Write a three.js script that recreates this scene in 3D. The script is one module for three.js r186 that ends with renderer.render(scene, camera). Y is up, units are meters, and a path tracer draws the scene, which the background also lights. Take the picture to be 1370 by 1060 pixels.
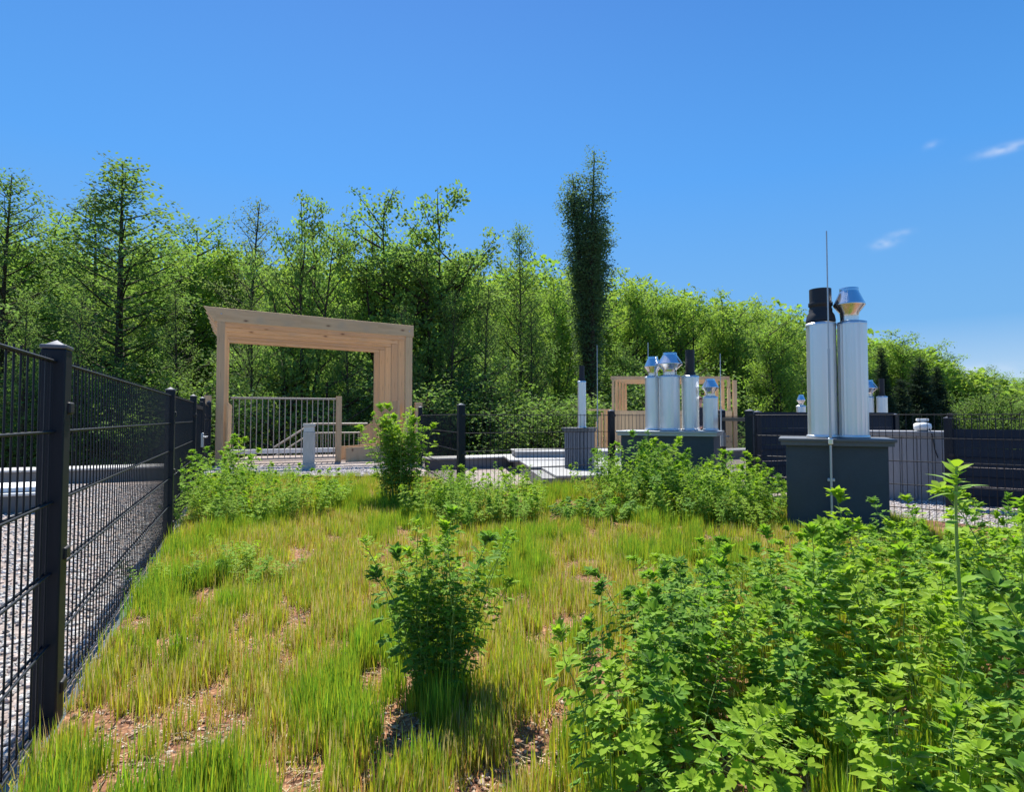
import * as THREE from 'three';
import { mergeGeometries } from 'three/addons/utils/BufferGeometryUtils.js';
import { RoundedBoxGeometry } from 'three/addons/geometries/RoundedBoxGeometry.js';
import { MarchingCubes } from 'three/addons/objects/MarchingCubes.js';

// ------------------------------------------------------------------ camera, sky, sun, exposure
const scene = new THREE.Scene();
const camera = new THREE.PerspectiveCamera(67.05, 1024 / 793, 0.05, 900);
camera.position.set(0, 0.87, 0);
camera.rotation.set(THREE.MathUtils.degToRad(2.08), 0, 0);
const renderer = new THREE.WebGLRenderer({ antialias: true });
renderer.toneMapping = THREE.LinearToneMapping;
renderer.toneMappingExposure = 1.75;
renderer.shadowMap.enabled = true;

const sunAz = THREE.MathUtils.degToRad(-14), sunEl = THREE.MathUtils.degToRad(60);      // ahead of the camera, a little to the left
const sunDir = new THREE.Vector3(Math.sin(sunAz) * Math.cos(sunEl), Math.sin(sunEl), -Math.cos(sunAz) * Math.cos(sunEl));
const sun = new THREE.DirectionalLight(new THREE.Color(1.0, 0.95, 0.86), 5.0);
sun.name = 'sun'; sun.position.copy(sunDir).multiplyScalar(60); sun.castShadow = true;
sun.shadow.mapSize.set(4096, 4096); sun.shadow.radius = 1;
Object.assign(sun.shadow.camera, { left: -45, right: 45, top: 60, bottom: -30, near: 1, far: 160 });
scene.add(sun, sun.target);

// ------------------------------------------------------------------ random numbers and noise
let seed = 7;
const rnd = () => { seed = (seed + 0x6d2b79f5) | 0; let t = Math.imul(seed ^ (seed >>> 15), 1 | seed); t = (t + Math.imul(t ^ (t >>> 7), 61 | t)) ^ t; return ((t ^ (t >>> 14)) >>> 0) / 4294967296; };
const rr = (a, b) => a + (b - a) * rnd();
const hash = (x, y) => { let h = Math.imul(x | 0, 374761393) + Math.imul(y | 0, 668265263) | 0; h = Math.imul(h ^ (h >>> 13), 1274126177); return ((h ^ (h >>> 16)) >>> 0) / 4294967296; };
const wrap = (a, n) => ((a % n) + n) % n;
function vnoise(x, y, px = 4096, py = 4096) {
  const ix = Math.floor(x), iy = Math.floor(y), fx = x - ix, fy = y - iy, u = fx * fx * (3 - 2 * fx), v = fy * fy * (3 - 2 * fy);
  const h = (a, b) => hash(wrap(a, px), wrap(b, py));
  return (h(ix, iy) * (1 - u) + h(ix + 1, iy) * u) * (1 - v) + (h(ix, iy + 1) * (1 - u) + h(ix + 1, iy + 1) * u) * v;
}
function fbm(x, y, oct = 4, p = 4096) { let s = 0, a = 0.5, n = 0; for (let i = 0; i < oct; i++) { s += a * vnoise(x, y, p, p); n += a; x *= 2; y *= 2; p *= 2; a *= 0.5; } return s / n; }
const clamp = THREE.MathUtils.clamp, sstep = THREE.MathUtils.smoothstep, lerp = THREE.MathUtils.lerp;

// ------------------------------------------------------------------ the sky: clear air with a few small wisps
{
  const W = 2048, H = 1024, data = new Float32Array(W * H * 4);
  const stops = [[-1, .30, .33, .36], [-0.02, .66, .82, .96], [0.03, .56, .77, .97], [0.136, .205, .505, .93], [0.36, .096, .372, .90], [0.58, .044, .228, .67], [0.8, .032, .180, .55], [1, .035, .165, .53]];
  const wisps = [[39.9, 19.3, 1.5, .28, .5, 11], [32.2, 14.0, .9, .35, .36, 12], [33.2, 14.6, .9, .2, .25, 13], [35.5, 20.7, .5, .22, .22, 14], [37.5, 3.4, 2.6, .55, .4, 15], [44, 3.2, 4, .7, .4, 16]];
  for (let r = 0; r < H; r++) {
    const up = ((r + .5) / H - .5) * Math.PI, y = Math.sin(up);
    let k = 0; while (k < stops.length - 2 && y > stops[k + 1][0]) k++;
    const A = stops[k], B = stops[k + 1], f = clamp((y - A[0]) / (B[0] - A[0]), 0, 1);
    for (let c = 0; c < W; c++) {
      const ro = ((c + .5) / W - .5) * 2 * Math.PI, x = Math.cos(ro) * Math.cos(up), z = Math.sin(ro) * Math.cos(up);
      const cs = x * sunDir.x + y * sunDir.y + z * sunDir.z, ang = Math.acos(clamp(cs, -1, 1));
      const az = Math.atan2(x, -z) * 57.29578, el = up * 57.29578;
      const glow = 0.90 + 0.34 * Math.exp(-Math.pow(ang / 0.75, 2)), white = 0.05 * Math.exp(-Math.pow(ang / 0.6, 2));
      let cl = 0;
      for (const [wa, we, sw, sh, st, sd] of wisps) {
        const dx = (az - wa) / sw, dy = (el - we - dx * sh * .25) / sh, q = dx * dx + dy * dy;
        if (q < 6) cl = Math.max(cl, st * Math.exp(-q * 1.3) * clamp(fbm(az * 2.2 + sd * 9, el * 5 + az * .7, 4) * 2.6 - .55, 0, 1));
      }
      const o = (r * W + c) * 4;
      for (let i = 0; i < 3; i++) data[o + i] = lerp((lerp(A[i + 1], B[i + 1], f)) * .57 * glow + white, [.55, .56, .59][i], cl);
      data[o + 3] = 1;
    }
  }
  const sky = new THREE.DataTexture(data, W, H, THREE.RGBAFormat, THREE.FloatType);
  sky.mapping = THREE.EquirectangularReflectionMapping; sky.magFilter = THREE.LinearFilter; sky.needsUpdate = true;
  scene.background = sky; scene.environment = sky;
}

// ------------------------------------------------------------------ helpers
const V = (x, y, d) => new THREE.Vector3(x, y, -d);                 // d = metres ahead of the camera
const taken = new Map();
const numbered = (n) => { const k = taken.get(n) ?? 0; taken.set(n, k + 1); return k ? `${n}_${String(k).padStart(3, '0')}` : n; };
const shade = (o) => { o.castShadow = o.receiveShadow = true; return o; };
function mesh(name, geo, mat, parent = scene, pos, rot) {
  const m = shade(new THREE.Mesh(geo, mat)); m.name = parent === scene ? numbered(name) : name;
  if (pos) m.position.set(...pos); if (rot) m.rotation.set(...rot);
  parent.add(m); return m;
}
function tag(o, label, category, group, kind) { o.userData = { label, category }; if (group) o.userData.group = group; if (kind) o.userData.kind = kind; return o; }
function thing(name, label, category, [x, y, d], turn = 0, group) {
  const g = new THREE.Group(); g.name = numbered(name); g.position.set(x, y, -d); g.rotation.y = turn; scene.add(g);
  return tag(g, label, category, group);
}
function struct(name, geo, mat, label, category) { const m = mesh(name, geo, mat); m.userData = { kind: 'structure', label, category }; return m; }
function box(w, h, d, x = 0, y = 0, z = 0) {                        // base at y, uv in metres
  const g = new THREE.BoxGeometry(w, h, d), p = g.attributes.position, n = g.attributes.normal, uv = g.attributes.uv;
  const ox = rnd() * 7, oy = rnd() * 7;
  for (let i = 0; i < p.count; i++) {
    const X = p.getX(i), Y = p.getY(i), Z = p.getZ(i);
    if (Math.abs(n.getX(i)) > .5) uv.setXY(i, Z + ox, Y + oy); else if (Math.abs(n.getY(i)) > .5) uv.setXY(i, X + ox, Z + oy); else uv.setXY(i, X + ox, Y + oy);
  }
  return g.translate(x, y + h / 2, z);
}
function rbox(w, h, d, r, x = 0, y = 0, z = 0) { return new RoundedBoxGeometry(w, h, d, 2, r).translate(x, y + h / 2, z); }
const cyl = (r0, r1, h, x = 0, y = 0, z = 0, s = 20) => new THREE.CylinderGeometry(r1, r0, h, s).translate(x, y + h / 2, z);
function lathe(pts, s = 32, x = 0, y = 0, z = 0) { return new THREE.LatheGeometry(pts.map(([a, b]) => new THREE.Vector2(a, b)), s).translate(x, y, z); }
function tube(pts, rads, sides = 5) {
  const P = [], N = [], I = [], U = [], t = new THREE.Vector3(), a = new THREE.Vector3(), b = new THREE.Vector3(); let len = 0;
  for (let i = 0; i < pts.length; i++) {
    t.subVectors(pts[Math.min(i + 1, pts.length - 1)], pts[Math.max(i - 1, 0)]).normalize();
    a.set(Math.abs(t.y) > .9 ? 1 : 0, Math.abs(t.y) > .9 ? 0 : 1, 0).cross(t).normalize(); b.crossVectors(t, a);
    if (i) len += pts[i].distanceTo(pts[i - 1]);
    for (let k = 0; k <= sides; k++) {
      const w = k / sides * 6.28318, c = Math.cos(w), s = Math.sin(w), nx = a.x * c + b.x * s, ny = a.y * c + b.y * s, nz = a.z * c + b.z * s;
      P.push(pts[i].x + nx * rads[i], pts[i].y + ny * rads[i], pts[i].z + nz * rads[i]); N.push(nx, ny, nz); U.push(k / sides * rads[0] * 6.28, len);
    }
  }
  for (let i = 0; i < pts.length - 1; i++) for (let k = 0; k < sides; k++) { const q = i * (sides + 1) + k, w = q + sides + 1; I.push(q, q + 1, w, q + 1, w + 1, w); }
  const g = new THREE.BufferGeometry();
  g.setAttribute('position', new THREE.Float32BufferAttribute(P, 3)); g.setAttribute('normal', new THREE.Float32BufferAttribute(N, 3)); g.setAttribute('uv', new THREE.Float32BufferAttribute(U, 2)); g.setIndex(I);
  return g;
}
function extrudePoly(poly, y0, y1) {                                // poly of [x, d]
  const s = new THREE.Shape(poly.map(([x, d]) => new THREE.Vector2(x, d)));
  const g = new THREE.ExtrudeGeometry(s, { depth: y1 - y0, bevelEnabled: false }); g.rotateX(-Math.PI / 2); g.translate(0, y0, 0); return g;
}
function sheet(poly, y) { const s = new THREE.Shape(poly.map(([x, d]) => new THREE.Vector2(x, d))); const g = new THREE.ShapeGeometry(s); g.rotateX(-Math.PI / 2); g.translate(0, y, 0); return g; }

// ------------------------------------------------------------------ textures and materials
function tex(w, h, fn, srgb = true, rx = 1, ry = rx) {
  const d = new Uint8Array(w * h * 4);
  for (let y = 0; y < h; y++) for (let x = 0; x < w; x++) { const c = fn(x / w, y / h), o = (y * w + x) * 4; for (let i = 0; i < 3; i++) d[o + i] = clamp(Math.round((Array.isArray(c) ? c[i] : c) * 255), 0, 255); d[o + 3] = 255; }
  const t = new THREE.DataTexture(d, w, h); t.wrapS = t.wrapT = THREE.RepeatWrapping; t.magFilter = THREE.LinearFilter; t.minFilter = THREE.LinearMipmapLinearFilter; t.generateMipmaps = true;
  if (srgb) t.colorSpace = THREE.SRGBColorSpace; t.repeat.set(rx, ry); t.needsUpdate = true; return t;
}
const mixc = (a, b, t) => a.map((v, i) => lerp(v, b[i], t));
const lin = (r, g, b) => new THREE.Color().setRGB(r, g, b);
const std = (o) => new THREE.MeshStandardMaterial({ roughness: .8, ...o, side: THREE.DoubleSide });
const grainV = (u, v) => { const a = fbm(u * 24 + fbm(u * 4, v * 2, 2, 4) * 2, v * 3, 4, 24), k = vnoise(u * 60, v * 2, 60, 2); return clamp(a * .7 + k * .3, 0, 1); };
const woodT = tex(512, 512, (u, v) => { const g = grainV(u, v), p = fbm(u * 6, v * 6, 3, 6), kn = Math.min(1, [[.13, .2], [.52, .63], [.81, .34], [.33, .88]].reduce((a, [x, y]) => a + Math.exp(-((u - x) ** 2 / .00022 + (v - y) ** 2 / .0006)), 0)); return mixc(mixc(mixc([.95, .85, .71], [.84, .72, .57], g), [.80, .74, .66], clamp(p * 1.5 - .7, 0, .5)), [.40, .27, .18], kn * .75); });
const woodB = tex(512, 512, (u, v) => grainV(u, v), false);
const wood = [0, 1, 2].map((k) => std({ map: woodT, bumpMap: woodB, bumpScale: .002, roughness: .75, color: [lin(.82, .73, .62), lin(.74, .66, .58), lin(.89, .79, .66)][k] }));
const soilT = tex(1024, 1024, (u, v) => {
  const a = fbm(u * 10, v * 10, 5, 10), b = vnoise(u * 170, v * 170, 170, 170), c = vnoise(u * 90 + 3, v * 90, 90, 90);
  let col = mixc([.42, .28, .21], [.70, .53, .40], a); col = mixc(col, [.80, .66, .52], clamp(b * 1.8 - .9, 0, .8)); return mixc(col, [.24, .16, .12], clamp(c * 2.2 - 1.35, 0, .8));
}, true, .9);
const soilB = tex(512, 512, (u, v) => fbm(u * 40, v * 40, 4, 40), false, .9);
const soilM = std({ map: soilT, color: lin(.84, .77, .70), bumpMap: soilB, bumpScale: .012, roughness: 1 });
const gravT = tex(1024, 1024, (u, v) => {
  const b = vnoise(u * 120, v * 120, 120, 120), c = vnoise(u * 64 + 5, v * 64, 64, 64), a = fbm(u * 6, v * 6, 4, 6);
  return mixc(mixc(mixc([.52, .48, .46], [.80, .76, .73], b), [.36, .33, .32], clamp(c * 2.2 - 1.4, 0, .8)), [.66, .56, .52], a * .45);
}, true, .6);
const gravB = tex(512, 512, (u, v) => vnoise(u * 60, v * 60, 60, 60) * .6 + vnoise(u * 110, v * 110, 110, 110) * .4, false, .6);
const gravM = std({ map: gravT, color: lin(.80, .80, .79), bumpMap: gravB, bumpScale: .02, roughness: .95 });
const concT = tex(512, 512, (u, v) => { const a = fbm(u * 5, v * 5, 5, 5), b = vnoise(u * 130, v * 130, 130, 130); return mixc([.70, .69, .67], [.84, .83, .81], a * .7 + b * .3); });
const concrete = std({ map: concT, roughness: .9 });
const brushT = tex(256, 512, (u, v) => .72 + .28 * (vnoise(u * 120, v * 3, 120, 3) * .6 + fbm(u * 8, v * 8, 3, 8) * .4), false);
const steel = std({ color: lin(.82, .82, .81), metalness: .92, roughness: .48, roughnessMap: brushT });
const steelShiny = std({ color: lin(.72, .74, .76), metalness: 1, roughness: .3, roughnessMap: brushT });
const zinc = std({ color: lin(.50, .53, .56), metalness: .9, roughness: .5 });
const blackPlastic = std({ color: lin(.012, .012, .016), roughness: .55 });
const anthT = tex(256, 256, (u, v) => { const a = fbm(u * 9, v * 9, 5, 9), b = vnoise(u * 100, v * 100, 100, 100); return .86 + .14 * (a * .6 + b * .4); });
const powder = new THREE.MeshPhysicalMaterial({ map: anthT, color: lin(.010, .015, .024), roughness: .5, specularIntensity: .6 });
const powderCap = std({ color: lin(.10, .11, .13), roughness: .4 });
const cladding = std({ map: anthT, color: lin(.050, .068, .088), roughness: .6 });
const claddingLight = std({ map: anthT, color: lin(.33, .335, .35), roughness: .6 });
const slabMetal = std({ map: anthT, color: lin(.14, .15, .165), roughness: .5, metalness: .3 });
const coping = std({ map: concT, color: lin(.95, .97, 1.0), roughness: .45, metalness: .2 });
const whitePaint = std({ color: lin(.80, .80, .78), roughness: .5 });
const stoneGrey = std({ map: concT, color: lin(.95, .93, .88), roughness: .8 });
const bark = std({ map: tex(128, 256, (u, v) => mixc([.16, .13, .10], [.34, .29, .24], fbm(u * 10, v * 6, 4, 10))), roughness: .95 });
const leafMat = (r, g, b, t = .45, o = {}) => new THREE.MeshPhysicalMaterial({ color: lin(r, g, b), roughness: 1, specularIntensity: .35, transmission: t, thickness: 0, side: THREE.DoubleSide, ...o });

// ------------------------------------------------------------------ the setting
struct('ground', new THREE.CircleGeometry(850, 48).rotateX(-Math.PI / 2).translate(0, -4.2, 0), std({ map: tex(256, 256, (u, v) => mixc([.20, .24, .10], [.34, .33, .18], fbm(u * 8, v * 8, 5, 8)), true, 120), roughness: 1 }), 'shaded ground under the trees beyond the building', 'ground');
const TH = 0.4189, ca = Math.cos(TH), sa = Math.sin(TH);            // the building's own axes are turned about 24 degrees
const L = (t) => [-4.6 + ca * t, 9.5 + sa * t];                     // line of the roof edge
const off = ([x, d], k) => [x - sa * k, d + ca * k];                // k metres beyond that line
const roofPoly = [[-16, -6], [16, -6], [16, 15], L(12), L(-11)];
struct('roof_body', extrudePoly(roofPoly, -4.15, -0.09), std({ map: concT, color: lin(.6, .6, .6) }), 'flat roof body under the gravel', 'roof');
struct('gravel_roof', sheet(roofPoly, -0.08), gravM, 'pale crushed gravel covering the flat roof', 'gravel');
const terr = struct('terrace_deck', extrudePoly([[1.2, 13.9], [3.5, 13.6], [10, 15.6], [10, 24], [1.2, 24]], -4.1, -0.35), concrete, 'concrete terrace behind the roof edge', 'terrace');
terr.position.y = 0;

// soil bed: rows from the left fence to the right one
const fenceX = (d) => -1.32 - (d - 1.73) * 0.4453;
const bump = (x, d) => (fbm(x * 2.1 + 40, d * 2.1 + 40, 3) - .5) * .05 + (fbm(x * 14, d * 14, 2) - .5) * .014;
const soilY = (x, d) => bump(x, d) + .07 * sstep(d, 4.5, 8);
function bedPatch(d0, d1, xl, xr, nx, nd) {
  const P = [], U = [], I = [];
  for (let j = 0; j <= nd; j++) for (let i = 0; i <= nx; i++) { const d = lerp(d0, d1, j / nd), x = lerp(xl(d), xr(d), i / nx); P.push(x, soilY(x, d), -d); U.push(x, d); }
  for (let j = 0; j < nd; j++) for (let i = 0; i < nx; i++) { const a = j * (nx + 1) + i, b = a + nx + 1; I.push(a, a + 1, b, a + 1, b + 1, b); }
  const g = new THREE.BufferGeometry(); g.setAttribute('position', new THREE.Float32BufferAttribute(P, 3)); g.setAttribute('uv', new THREE.Float32BufferAttribute(U, 2)); g.setIndex(I); g.computeVertexNormals(); return g;
}
const rightX = (d) => d < 4 ? 4.9 : Math.min(4.9, 2.34 + .8 * (5.95 - d) / .6 - .06);
const cornerX = (d) => -.55 - (d - 6.4) * .4;
const bedG = mergeGeometries([
  bedPatch(-3, 6.4, (d) => fenceX(d) + .04, (d) => d < 5.9 ? rightX(d) : 2.28, 120, 110),
  bedPatch(6.4, 7.85, (d) => fenceX(d) + .04, cornerX, 50, 24),
  bedPatch(6.4, 7.3, (d) => -.5 + (d - 6.4) * 1.94, () => 2.3, 40, 14)]);
struct('soil_bed', bedG, soilM, 'reddish brick substrate of the planted roof bed', 'soil');
const inBed = (x, d) => (d < 6.4 && x > fenceX(d) + .06 && x < (d < 5.9 ? rightX(d) : 2.28)) || (d >= 6.4 && d < 7.85 && x > fenceX(d) + .06 && x < cornerX(d)) || (d >= 6.4 && d < 7.3 && x > -.5 + (d - 6.4) * 1.94 && x < 2.3);
// raised gravel path in front of the portal
const pathPoly = [[fenceX(7.8), 7.8], [cornerX(7.8), 7.8], [-1.55, 10.6], [-2.4, 12.9], [-5.2, 11.7], [-4.45, 9.1]];
struct('gravel_path', extrudePoly(pathPoly, -0.075, 0.115), gravM, 'bright gravel path in front of the wooden portal', 'path');

// roof edge: parapet with pale coping
function parapet(t0, t1, label) {
  const n = t1 - t0, a = L((t0 + t1) / 2), g = thing('parapet', label, 'parapet', [a[0], -0.08, a[1]], TH);
  mesh('upstand', box(n, .18, .3, 0, 0, -.15), std({ map: concT, color: lin(.34, .35, .37) }), g);
  const m = Math.max(1, Math.round(n / 2));
  for (let i = 0; i < m; i++) mesh('coping_sheet', rbox(n / m - .012, .03, .62, .008, -n / 2 + (i + .5) * n / m, .182, -.26), coping, g);
  return g;
}
parapet(-9, -.35, 'low roof parapet with pale metal coping behind the left mesh fence');
parapet(3.35, 11.5, 'low roof parapet with pale metal coping to the right of the wooden portal');

// metal edging along the left fence
{
  const g = thing('lawn_edging', 'grey metal edging strip at the foot of the left mesh fence', 'edging', [fenceX(-1), -.08, -1]);
  const len = Math.hypot(10, 10 * .4453), turn = Math.atan2(1, -.4453);
  for (let i = 0; i < 5; i++) { const t = (i + .5) * len / 5; mesh('edging_strip', rbox(len / 5 - .004, .078, .03, .004), std({ map: anthT, color: lin(.06, .085, .10), roughness: .7 }), g, [-.4069 * t + .03, 0, -.9135 * t], [0, turn, 0]); }
}

// low white roof platform behind the back fence
{
  const roofSheet = std({ map: concT, color: lin(.60, .62, .66), roughness: .5, metalness: .2 });
  const g = thing('roof_platform', 'low pale sheet metal roof platform behind the slim chimney', 'platform', [0.55, -.08, 7.7], .1);
  for (let r = 0; r < 3; r++) for (let c = 0; c < 3; c++) mesh('roof_panel', rbox(.86, .035, 1.28, .008, -.18 * r + .45 + c * .87, .17 + r * .012, -.65 - r * 1.3), roofSheet, g);
  mesh('platform_base', box(2.5, .168, 3.8, 1.1, 0, -1.95), std({ map: concT, color: lin(.4, .41, .43) }), g);
  mesh('step_block', box(2.3, .10, .9, 1.0, .21, -3.6), std({ map: concT, color: lin(.7, .72, .75) }), g);
  mesh('step_cap', rbox(2.36, .03, .96, .008, 1.0, .312, -3.6), roofSheet, g);
}
// low hatch and cable duct beyond the left fence
{
  const g = thing('roof_hatch', 'low grey roof hatch with white metal rim beyond the left fence', 'hatch', [-5.25, -.08, 6.2], TH);
  mesh('hatch_body', box(.9, .17, .7), std({ color: lin(.10, .11, .12) }), g);
  mesh('hatch_rim', rbox(.98, .03, .78, .008, 0, .172), zinc, g);
  mesh('hatch_lid', rbox(.8, .05, .6, .015, 0, .204), whitePaint, g);
}

// ------------------------------------------------------------------ mesh fences
const rodV = new THREE.CylinderGeometry(.0026, .0026, 1, 5), rodH = new THREE.CylinderGeometry(.004, .004, 1, 5);
const postCap = (() => { const g = new THREE.ConeGeometry(.062, .022, 4, 1).rotateY(Math.PI / 4); g.scale(.92, 1, .72); return g.translate(0, .017, 0).toNonIndexed(); })();
const postGeo = new Map();
function fence(name, label, pts, { top, bottom, posts, strips, group }) {
  const g = thing(name, label, 'fence', [0, 0, 0], 0, group);
  pts.forEach(([x, d], i) => {
    const h = posts?.[i]; if (!h) return;
    const [x2, d2] = pts[i + 1] ?? pts[i - 1], turn = Math.atan2(d2 - d, x2 - x);
    const key = h.toFixed(3); if (!postGeo.has(key)) postGeo.set(key, rbox(.075, h + .1, .06, .006, 0, 0, 0));
    const p = mesh('post', postGeo.get(key), powder, g, [x, -.1, -d], [0, turn, 0]);
    mesh('post_cap', mergeGeometries([rbox(.08, .012, .065, .004), postCap]), powderCap, p, [0, h + .1, 0]);
    for (const y of [.12, .5, .92]) mesh('clamp', rbox(.05, .035, .075, .006), blackPlastic, p, [.02, y + .06, 0]);
  });
  for (let i = 0; i < pts.length - 1; i++) {
    const [x0, d0] = pts[i], [x1, d1] = pts[i + 1], len = Math.hypot(x1 - x0, d1 - d0), ux = (x1 - x0) / len, ud = (d1 - d0) / len, turn = Math.atan2(ud, ux);
    const n = Math.floor((len - .06) / .05), t0 = (len - n * .05) / 2;
    for (let k = 0; k <= n; k++) { const t = t0 + k * .05, m = mesh('vertical_rod', rodV, powder, g, [x0 + ux * t, (top + bottom) / 2, -(d0 + ud * t)]); m.scale.y = top - bottom + rr(-.003, .003); }
    for (let y = top - .015; y > bottom - .01; y -= .2) for (const s of [-1, 1]) {
      const m = mesh('horizontal_rod', rodH, powder, g, [x0 + ux * len / 2 + ud * .007 * s, y, -(d0 + ud * len / 2) + ux * .007 * s], [0, turn, Math.PI / 2]); m.scale.y = len - .03;
    }
    if (strips) for (let y = strips[0]; y < strips[1] - .05; y += .198) {
      mesh('privacy_strip', rbox(len - .05, .196, .003, .001), strips[2], g, [x0 + ux * len / 2, y, -(d0 + ud * len / 2)], [0, turn, 0]);
    }
  }
  return g;
}
const fp = (d) => [fenceX(d), d];
fence('mesh_fence', 'black rod mesh fence with square posts along the left edge of the bed', [fp(-.92), fp(1.73), fp(4.38), fp(6.3)], { top: 1.045, bottom: .03, posts: [1.067, 1.067, 1.067, 1.09], group: 'rod mesh fences' });
fence('mesh_fence', 'short black mesh fence between the gate and the portal column', [fp(7.62), fp(9.05)], { top: 1.06, bottom: .05, posts: [1.11, 1.10], group: 'rod mesh fences' });
fence('mesh_fence', 'black mesh fence running from the leafy shrub back to the portal', [[-.55, 6.5], [-1.44, 9.4]], { top: .92, bottom: -.08, posts: [0, 1.025], group: 'rod mesh fences' });
fence('mesh_fence', 'black mesh fence in front of the slim single flue chimney', [[-.553, 6.5], [1.23, 7.42], [2.75, 7.85]], { top: .915, bottom: -.07, posts: [1.0, .946, .958], group: 'rod mesh fences' });
fence('mesh_fence', 'black mesh fence standing behind the chimney with the tall lightning rod', [[2.36, 5.95], [4.4, 4.42], [6.4, 2.92]], { top: .91, bottom: -.07, posts: [.93, .93, .93], group: 'rod mesh fences' });
const stripM = new THREE.MeshPhysicalMaterial({ map: anthT, color: lin(.014, .026, .046), roughness: .65, specularIntensity: .4, side: THREE.DoubleSide });
fence('privacy_fence', 'dark fence filled with privacy strips beside the grey box and white lamp', [[4.62, 6.35], [6.7, 4.8], [8.6, 3.4]], { top: .87, bottom: -.06, posts: [.86, .9, .9], strips: [-.04, .8, stripM] });
fence('privacy_fence', 'dark fence filled with privacy strips behind the tall lightning rod chimney', [[2.95, 7.2], [5.15, 8.05]], { top: .90, bottom: -.07, posts: [.93, .90], strips: [-.05, .80, stripM] });
function gate(label, a, b, h, top) {
  const len = Math.hypot(b[0] - a[0], b[1] - a[1]), g = thing('mesh_gate', label, 'gate', [a[0], 0, a[1]], Math.atan2(b[1] - a[1], b[0] - a[0]));
  for (const x of [.09, len - .09]) mesh('gate_frame', rbox(.05, h - .02, .04, .004, x, .04), powder, g);
  for (const y of [.05, top - .05]) mesh('gate_rail', rbox(len - .23, .04, .036, .004, len / 2, y), powder, g);
  for (let k = 0; k < (len - .24) / .05; k++) { const m = mesh('vertical_rod', rodV, powder, g, [.13 + k * .05, top / 2 + .04, 0]); m.scale.y = top - .06; }
  mesh('lock_case', rbox(.06, .18, .06, .008, len - .09, .50), zinc, g);
  const hd = mesh('handle', rbox(.12, .022, .022, .008), steelShiny, g, [len - .15, .62, .055]); mesh('handle_stem', cyl(.009, .009, .05, 0, 0, 0, 8).rotateX(Math.PI / 2), steelShiny, hd, [.04, .011, -.03]);
  return g;
}
gate('black mesh gate with steel handle in the left fence before the portal', fp(6.36), fp(7.56), 1.05, 1.02);
gate('black mesh gate with steel handle between the flue cluster and the privacy fence', [2.4, 6.02], [2.72, 7.78], .9, .88);

// ------------------------------------------------------------------ chimneys
function flue(g, r, y0, y1, x, z, ribs, mat = steel) {
  const n = ribs > .015 ? 44 : 22; let geo = new THREE.CylinderGeometry(r, r, y1 - y0, n, 1, true); const p = geo.attributes.position;
  for (let i = 0; i < p.count; i++) { const k = 1 + ribs * ((i % (n + 1)) % 2 ? .5 : -.5); p.setX(i, p.getX(i) * k); p.setZ(i, p.getZ(i) * k); }
  geo = geo.toNonIndexed(); geo.computeVertexNormals();
  const f = mesh('flue', geo, mat, g, [x, (y0 + y1) / 2, z]); const h = y1 - y0;
  mesh('seam', box(.006, h - .01, .006, 0, -h / 2 + .005, 0), mat, f, [r * .45, 0, r * .9]);
  mesh('base_collar', lathe([[r * 1.005, 0], [r * 1.1, 0], [r * 1.1, .012], [r * 1.02, .02]], 32), mat, f, [0, -h / 2 + .002, 0]);
  mesh('top_lid', lathe([[0, .012], [r * .6, .012], [r * 1.03, 0], [r * 1.03, -.02], [r * 1.012, -.02]], 32), mat, f, [0, h / 2, 0]);
  return f;
}
function cowl(g, r, rn, y0, y1, x, z) {                            // double cone rain cowl
  const h = y1 - y0;
  return mesh('cowl', lathe([[rn, 0], [rn, .03 * h / .25], [rn * 1.05, .06 * h / .25], [r * .98, h * .46], [r, h * .48], [r, h * .5], [r * .97, h * .52], [rn * 1.08, h * .88], [rn * 1.04, h * .93], [rn * 1.04, h], [rn * .95, h], [rn * .95, h * .9]], 18), steelShiny, g, [x, y0, z]);
}
function pipe(g, r, y0, y1, x, z, flange = true) {
  const h = y1 - y0, pts = flange ? [[r * 1.34, 0], [r * 1.34, .012], [r * 1.25, .05], [r * 1.06, .075], [r * 1.06, .10], [r, .105], [r, .12], [r * 1.1, .125], [r * 1.1, .15], [r, .155], [r, h], [r * .9, h], [r * .9, h * .5]] : [[r * 1.25, 0], [r * 1.2, .03], [r, .035], [r, h], [r * .88, h], [r * .88, h * .5]];
  return mesh('vent_pipe', lathe(pts, 28), blackPlastic, g, [x, y0, z]);
}
function rod(g, x, z, y0, y1, ym) {
  const m = mesh('lightning_rod', mergeGeometries([cyl(.009, .009, ym - y0, 0, y0, 0, 10), cyl(.0055, .0045, y1 - ym, 0, ym, 0, 8)]), zinc, g, [x, 0, z]);
  return m;
}
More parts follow.
